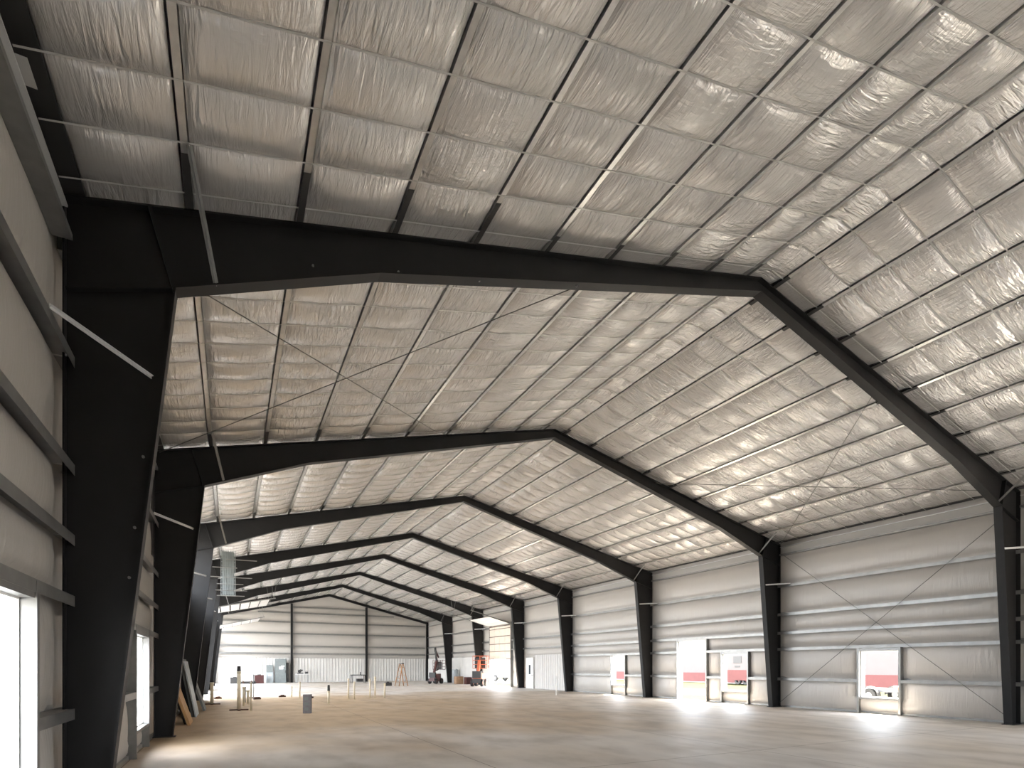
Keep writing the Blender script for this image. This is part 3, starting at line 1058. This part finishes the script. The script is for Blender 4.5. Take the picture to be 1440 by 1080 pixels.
lump('tool_chest', 1.9, 50.6, .75, .5, .55, 'dark', 'dark tool chest leftmost along the far end wall', 'tool chest')
lump('tool_chest', 4.0, 50.8, .8, .5, .75, 'maroon', 'dark reddish tool chest left of the grey cabinets', 'tool chest')
t = thing('pipe_bundle', 'low dark bundle of pipes on the floor before the end wall', 'pipe bundle', loc=(2.95, 50.0, 0))
for k in range(5):
    MB().tube((-.7, -.2 + .1 * k, .06 + .1 * (k % 2)), (.72, -.2 + .1 * k, .06 + .1 * (k % 2)), .06, 8).build('pipe', K['dark'], t)
MB().box(-.4, -.32, -.3, .3, 0, .3).build('strap_block', K['brown'], t)
MB().box(.32, .4, -.3, .3, 0, .3).build('strap_block', K['brown'], t)

# tables
t = thing('work_table', 'white folding work table right of the grey cabinet', 'table', loc=(7.9, 51.0, 0))
MB().box(-.62, .62, -.35, .35, .84, .90).build('tabletop', K['white'], t)
for sx in (-.55, .55):
    for sy in (-.3, .3):
        MB().tube((sx, sy, 0), (sx, sy, .84), .02, 8).build('leg', K['galv'], t)
t = thing('miter_saw', 'dark power saw on the white work table', 'saw', loc=(7.72, 51.0, .90))
MB().box(-.28, .28, -.22, .22, 0, .10).build('base', K['dark'], t)
MB().tube((-.05, -.04, .25), (-.05, .04, .25), .16, 16).build('blade_guard', K['dark'], t, False)
MB().tube((.02, 0, .28), (.24, 0, .36), .07, 10).build('motor', K['dark'], t)
MB().bar((-.05, 0, .36), (.10, -.15, .46), .05, .05).build('handle', K['dark'], t)
t = thing('tool_bag', 'dark tool bag at the right end of the white work table', 'bag', loc=(8.32, 51.0, .90))
b = MB(); b.prism([(-.16, -.12, 0), (.16, -.12, 0), (.12, -.12, .2), (-.12, -.12, .2)], (0, .24, 0)); b.build('body', K['dark'], t)
MB().path([(-.1, 0, .2), (-.06, 0, .28), (.06, 0, .28), (.1, 0, .2)], .012).build('handle', K['dark'], t)
t = thing('saw_bench', 'dark metal saw bench standing before the right wind post', 'bench', loc=(12.8, 48.0, 0))
MB().box(-.70, .70, -.35, .35, .74, .82).build('tabletop', K['dark'], t)
for sx in (-.6, .6):
    for sy in (-.3, .3):
        MB().bar((sx * 1.06, sy, 0), (sx, sy, .74), .05, .05).build('leg', K['dark'], t)
MB().box(-.15, .45, -.25, .25, .12, .42).build('motor_box', K['dark'], t)
MB().box(.18, .26, -.03, .03, .82, 1.08).build('fence_post', K['dark'], t)

# step ladder
t = thing('step_ladder', 'orange brown A-frame step ladder before the far end wall', 'ladder', loc=(14.15, 37.3, 0), rz=R(24))
for sx, nm in ((-1, 'front'), (1, 'back')):
    for sy in (-1, 1):
        MB().bar((sx * .47, sy * .27, 0), (sx * .05, sy * .17, 1.85), .035, .07, side=(0, 1, 0)).build('side_rail', K['wood'], t)
for k in range(1, 6):
    f = k / 6
    MB().box(-.47 + .42 * f - .05, -.47 + .42 * f + .05, -.27 + .1 * f, .27 - .1 * f, 1.85 * f - .015, 1.85 * f + .015).build('tread', K['wood'], t)
for k in (1, 3, 5):
    f = k / 6
    MB().box(.47 - .42 * f - .015, .47 - .42 * f + .015, -.27 + .1 * f, .27 - .1 * f, 1.85 * f - .02, 1.85 * f + .02).build('back_rung', K['wood'], t)
part_label(MB().box(-.13, .12, -.19, .19, 1.83, 1.91).build('top_cap', K['dark'], t), 'dark top cap')
t = thing('tool_case', 'small dark tool case beside the left foot of the step ladder', 'case', loc=(13.3, 38.4, 0))
MB().box(-.3, .3, -.15, .15, 0, .3).build('body', K['dark'], t); MB().box(-.1, .1, -.02, .02, .3, .36).build('handle', K['dark'], t)


# lifts
def boom_lift(label, loc, rz, paint, tall):
    t = thing('boom_lift', label, 'lift', loc=loc, rz=rz)
    MB().box(-.95, .95, -.34, .34, .28, .62).build('chassis', K[paint if tall else 'dark'], t)
    for sx in (-.62, .62):
        for sy in (-.4, .4):
            w = MB().ring((sx, sy, .3), (0, 1, 0), .16, .3, .22).build('wheel', K['rubber'], t)
            MB().tube((sx, sy - .08, .3), (sx, sy + .08, .3), .16, 12).build('hub', K[paint], w)
    MB().box(-.6, .55, -.38, .38, .62, 1.1).build('turret', K[paint], t)
    MB().box(-.85, -.55, -.36, .36, .7, 1.25).build('counterweight', K['dark'], t)
    if tall:
        MB().bar((-.45, 0, 1.0), (.25, 0, 2.5), .2, .22, side=(0, 1, 0)).build('lower_boom', K[paint], t)
        MB().bar((.25, 0, 2.45), (-.1, 0, 3.95), .16, .18, side=(0, 1, 0)).build('upper_boom', K['dark'], t)
        MB().bar((-.05, .02, 3.75), (.75, 0, 2.9), .12, .14, side=(0, 1, 0)).build('jib', K[paint], t)
        bk, z0 = (.55, 1.2), 1.55
        MB().path([(-.1, .1, 3.6), (.45, .12, 3.3), (.7, .12, 2.6), (.4, .12, 2.1)], .03).build('hose', K['rubber'], t)
    else:
        MB().bar((-.45, 0, 1.0), (.05, 0, 2.1), .2, .22, side=(0, 1, 0)).build('lower_boom', K[paint], t)
        MB().bar((.05, 0, 2.1), (.3, 0, 1.5), .16, .18, side=(0, 1, 0)).build('upper_boom', K[paint], t)
        bk, z0 = (.25, .95), 1.45
    bs = MB()
    x0, x1 = bk
    bs.box(x0, x1, -.6, .6, z0, z0 + .05)
    for z in (z0 + .35, z0 + .7, z0 + 1.05):
        for a, b in (((x0, -.6), (x1, -.6)), ((x1, -.6), (x1, .6)), ((x1, .6), (x0, .6)), ((x0, .6), (x0, -.6))):
            bs.tube((*a, z), (*b, z), .025, 6)
    for x in (x0, x1):
        for y in (-.6, 0, .6):
            bs.tube((x, y, z0), (x, y, z0 + 1.05), .025, 6)
    bs.build('basket', K[paint], t)
    MB().box(x0 + .05, x0 + .1, -.45, .45, z0 + .05, z0 + .9).build('control_panel', K['dark'], t)
    MB().bar((.1, 0, z0 - .1), (x0 + .1, 0, z0 + .03), .12, .1, side=(0, 1, 0)).build('basket_mount', K['dark'], t)
    return t


boom_lift('tall maroon boom lift parked at the far right corner', (18.75, 42.0, 0), R(44), 'maroon', True).scale = (.86, .86, .86)
boom_lift('orange red boom lift with raised basket beside the right overhead door', (19.72, 34.0, 0), R(52), 'orange', False)

t = thing('cardboard_box', 'brown cardboard box on the floor before the sixth right column', 'box', 'boxes by the right wall', loc=(20.45, 40.4, 0))
MB().box(-.35, .35, -.3, .3, 0, .7).build('body', K['card'], t); MB().box(-.34, .34, -.03, .03, .7, .705).build('tape', K['ply'], t)
t = thing('cardboard_box', 'dark reddish box right of the brown cardboard box by the wall', 'box', 'boxes by the right wall', loc=(20.95, 39.4, 0))
MB().box(-.25, .25, -.3, .3, 0, .65).build('body', K['maroon'], t); MB().box(-.24, .24, -.03, .03, .65, .655).build('tape', K['card'], t)
t = thing('steel_drum', 'grey drum standing against the ribbed sheets behind the boxes', 'drum', loc=(20.95, 42.6, 0))
MB().tube((0, 0, 0), (0, 0, 1.35), .29, 18).build('drum_shell', K['palegrey'], t)
for z in (.45, .9):
    MB().tube((0, 0, z - .02), (0, 0, z + .02), .305, 18).build('hoop', K['palegrey'], t)
MB().tube((.1, 0, 1.35), (.1, 0, 1.39), .04, 8).build('bung', K['dark'], t)

# ------------------------------------------------------------------ outside
t = thing('neighbour_building', 'white metal building with a red lower band across the yard', 'building', loc=(50, -20, -.13))
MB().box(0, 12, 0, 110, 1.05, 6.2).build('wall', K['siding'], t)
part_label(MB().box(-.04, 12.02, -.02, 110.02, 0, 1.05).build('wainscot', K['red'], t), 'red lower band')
MB().prism([(-.3, -.3, 6.2), (12.3, -.3, 6.2), (6, -.3, 7.6)], (0, 110.6, 0)).build('roof', K['grey'], t)
for y in (22, 33, 52, 78):
    p = MB().box(-.06, 0, y, y + .18, .9, 6.1); p.build('downpipe', K['grey'], t)

t = thing('box_trailer', 'red and pale box trailer outside the window beside the right wall doorway', 'trailer', loc=(45.5, 31.5, -.13), rz=R(0))
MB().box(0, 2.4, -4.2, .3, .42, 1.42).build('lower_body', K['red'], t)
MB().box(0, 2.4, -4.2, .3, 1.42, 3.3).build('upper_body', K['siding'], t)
MB().box(-.04, 0, -1.75, -.8, 2.1, 2.75).build('grille', K['dark'], t)
MB().box(-.03, 0, -1.55, -.95, 1.68, 1.84).build('vent', K['dark'], t)
for y in (-1.2, -2.1):
    for x in (.2, 2.2):
        MB().ring((x, y, .36), (1, 0, 0), .15, .36, .25).build('wheel', K['rubber'], t)
MB().bar((1.2, .3, .5), (1.2, 1.3, .45), .1, .1).build('hitch', K['dark'], t)

t = thing('flatbed_trailer', 'low flatbed trailer with round fenders outside the nearest right window', 'trailer', loc=(29.0, 8.3, -.13), rz=R(-4))
MB().box(0, 1.8, -2.4, 2.6, .55, .68).build('deck', K['silver'], t)
for x in (-.08, 1.88):
    w = MB().ring((x, 0, .36), (1, 0, 0), .17, .36, .2).build('wheel', K['rubber'], t)
    MB().tube((x - .06, 0, .36), (x + .06, 0, .36), .17, 14).build('hub', K['white'], w)
    fd = MB()
    pts = [(math.cos(R(a)) * .46, math.sin(R(a)) * .44 + .36) for a in range(0, 181, 20)]
    for (a, b), (c, d) in zip(pts, pts[1:]):
        fd.bar((x, a, b), (x, c, d), .26, .025, side=(1, 0, 0))
    fd.build('fender', K['dark'], t)
MB().box(.1, 1.7, -2.2, -1.0, .68, .80).build('tool_tray', K['ply'], t)
MB().bar((.9, 2.6, .6), (.9, 3.9, .5), .1, .1).build('drawbar', K['dark'], t)
MB().tube((.9, 3.6, 0), (.9, 3.6, .6), .03, 8).build('jack', K['dark'], t)

# pickup beyond the far right door
t = thing('pickup_truck', 'silver white pickup truck outside the far right overhead door', 'truck', loc=(31.0, 50.5, -.13), rz=R(20))
b = MB()
b.prism([(-.9, -2.6, .45), (-.9, 2.6, .45), (-.9, 2.6, 1.0), (-.9, 1.2, 1.1), (-.9, -2.6, 1.1)], (1.8, 0, 0))
b.build('body', K['silver'], t)
MB().prism([(-.8, -1.0, 1.1), (-.8, 1.25, 1.1), (-.8, .75, 1.75), (-.8, -.85, 1.78)], (1.6, 0, 0)).build('cab', K['silver'], t)
for x in (-.83, .81):
    MB().prism([(x, -.85, 1.15), (x, 1.05, 1.15), (x, .68, 1.66), (x, -.75, 1.68)], (.02, 0, 0)).build('side_window', K['glass'], t)
MB().prism([(-.7, 1.27, 1.14), (.7, 1.27, 1.14), (.65, .83, 1.70), (-.65, .83, 1.70)], (0, .02, 0)).build('windscreen', K['glass'], t)
for x in (-.85, .85):
    for y in (-1.7, 1.65):
        w = MB().ring((x, y, .38), (1, 0, 0), .2, .38, .24).build('wheel', K['rubber'], t)
        MB().tube((x - .08, y, .38), (x + .08, y, .38), .2, 14).build('hub', K['silver'], w)
MB().box(-.92, .92, 2.58, 2.7, .45, .62).build('bumper', K['zinc'], t)

# ------------------------------------------------------------------ camera
F_PX, HY, YAW = 772.08, 937.15, .4732
cam = bpy.data.cameras.new('camera')
co = bpy.data.objects.new('camera', cam)
C.objects.link(co)
co.location = (1.573, -7.367, 1.635)
co.rotation_euler = (R(90), 0, -YAW)
cam.sensor_fit = 'HORIZONTAL'
cam.sensor_width = 36
cam.lens = F_PX / 1440 * 36
cam.shift_x = 0
cam.shift_y = (HY - 540) / 1440
cam.clip_end = 400
bpy.context.scene.camera = co

# ------------------------------------------------------------------ light
w = bpy.data.worlds.new('sky')
bpy.context.scene.world = w
w.use_nodes = True
nt = w.node_tree
bg = nt.nodes['Background']
sky = nt.nodes.new('ShaderNodeTexSky')
sky.sky_type = 'HOSEK_WILKIE'
sky.sun_direction = (.5, .2, .84)
sky.turbidity = 4
mixc = nt.nodes.new('ShaderNodeMix'); mixc.data_type = 'RGBA'
mixc.inputs[0].default_value = .35
mixc.inputs[7].default_value = (1.0, .98, .95, 1)
nt.links.new(sky.outputs['Color'], mixc.inputs[6])
nt.links.new(mixc.outputs[2], bg.inputs['Color'])
bg.inputs['Strength'].default_value = 30.0

sun = bpy.data.lights.new('sun', 'SUN')
sun.energy = 90
sun.angle = R(.6)
sun.color = (1, .92, .80)
so = bpy.data.objects.new('sun', sun)
C.objects.link(so)
sd = Vector((.52, .20, .95)).normalized()           # towards the sun
so.rotation_euler = sd.to_track_quat('Z', 'Y').to_euler()
so.location = (40, -30, 60)


def portal(x, y, z, sx, sy, rot):
    l = bpy.data.lights.new('portal', 'AREA')
    l.shape = 'RECTANGLE'; l.size = sx; l.size_y = sy
    o = bpy.data.objects.new('portal', l)
    C.objects.link(o)
    o.location = (x, y, z); o.rotation_euler = rot
    l.cycles.is_portal = True


portal(16.6, Y0 - .2, 1.7, 8.0, 3.4, (R(90), 0, 0))
for side, ops in (('L', LW), ('R', RW)):
    for y0, y1, z0, z1, k in ops:
        portal(mx(-.25, side), (y0 + y1) / 2, (z0 + z1) / 2, z1 - z0, y1 - y0, (0, R(-90) if side == 'L' else R(90), 0))

sc = bpy.context.scene
sc.view_settings.view_transform = 'Standard'
sc.view_settings.look = 'None'
sc.view_settings.gamma = 1
sc.view_settings.use_curve_mapping = False
sc.view_settings.exposure = 0.6
sc.cycles.max_bounces = 10
sc.cycles.diffuse_bounces = 7
sc.cycles.use_denoising = True
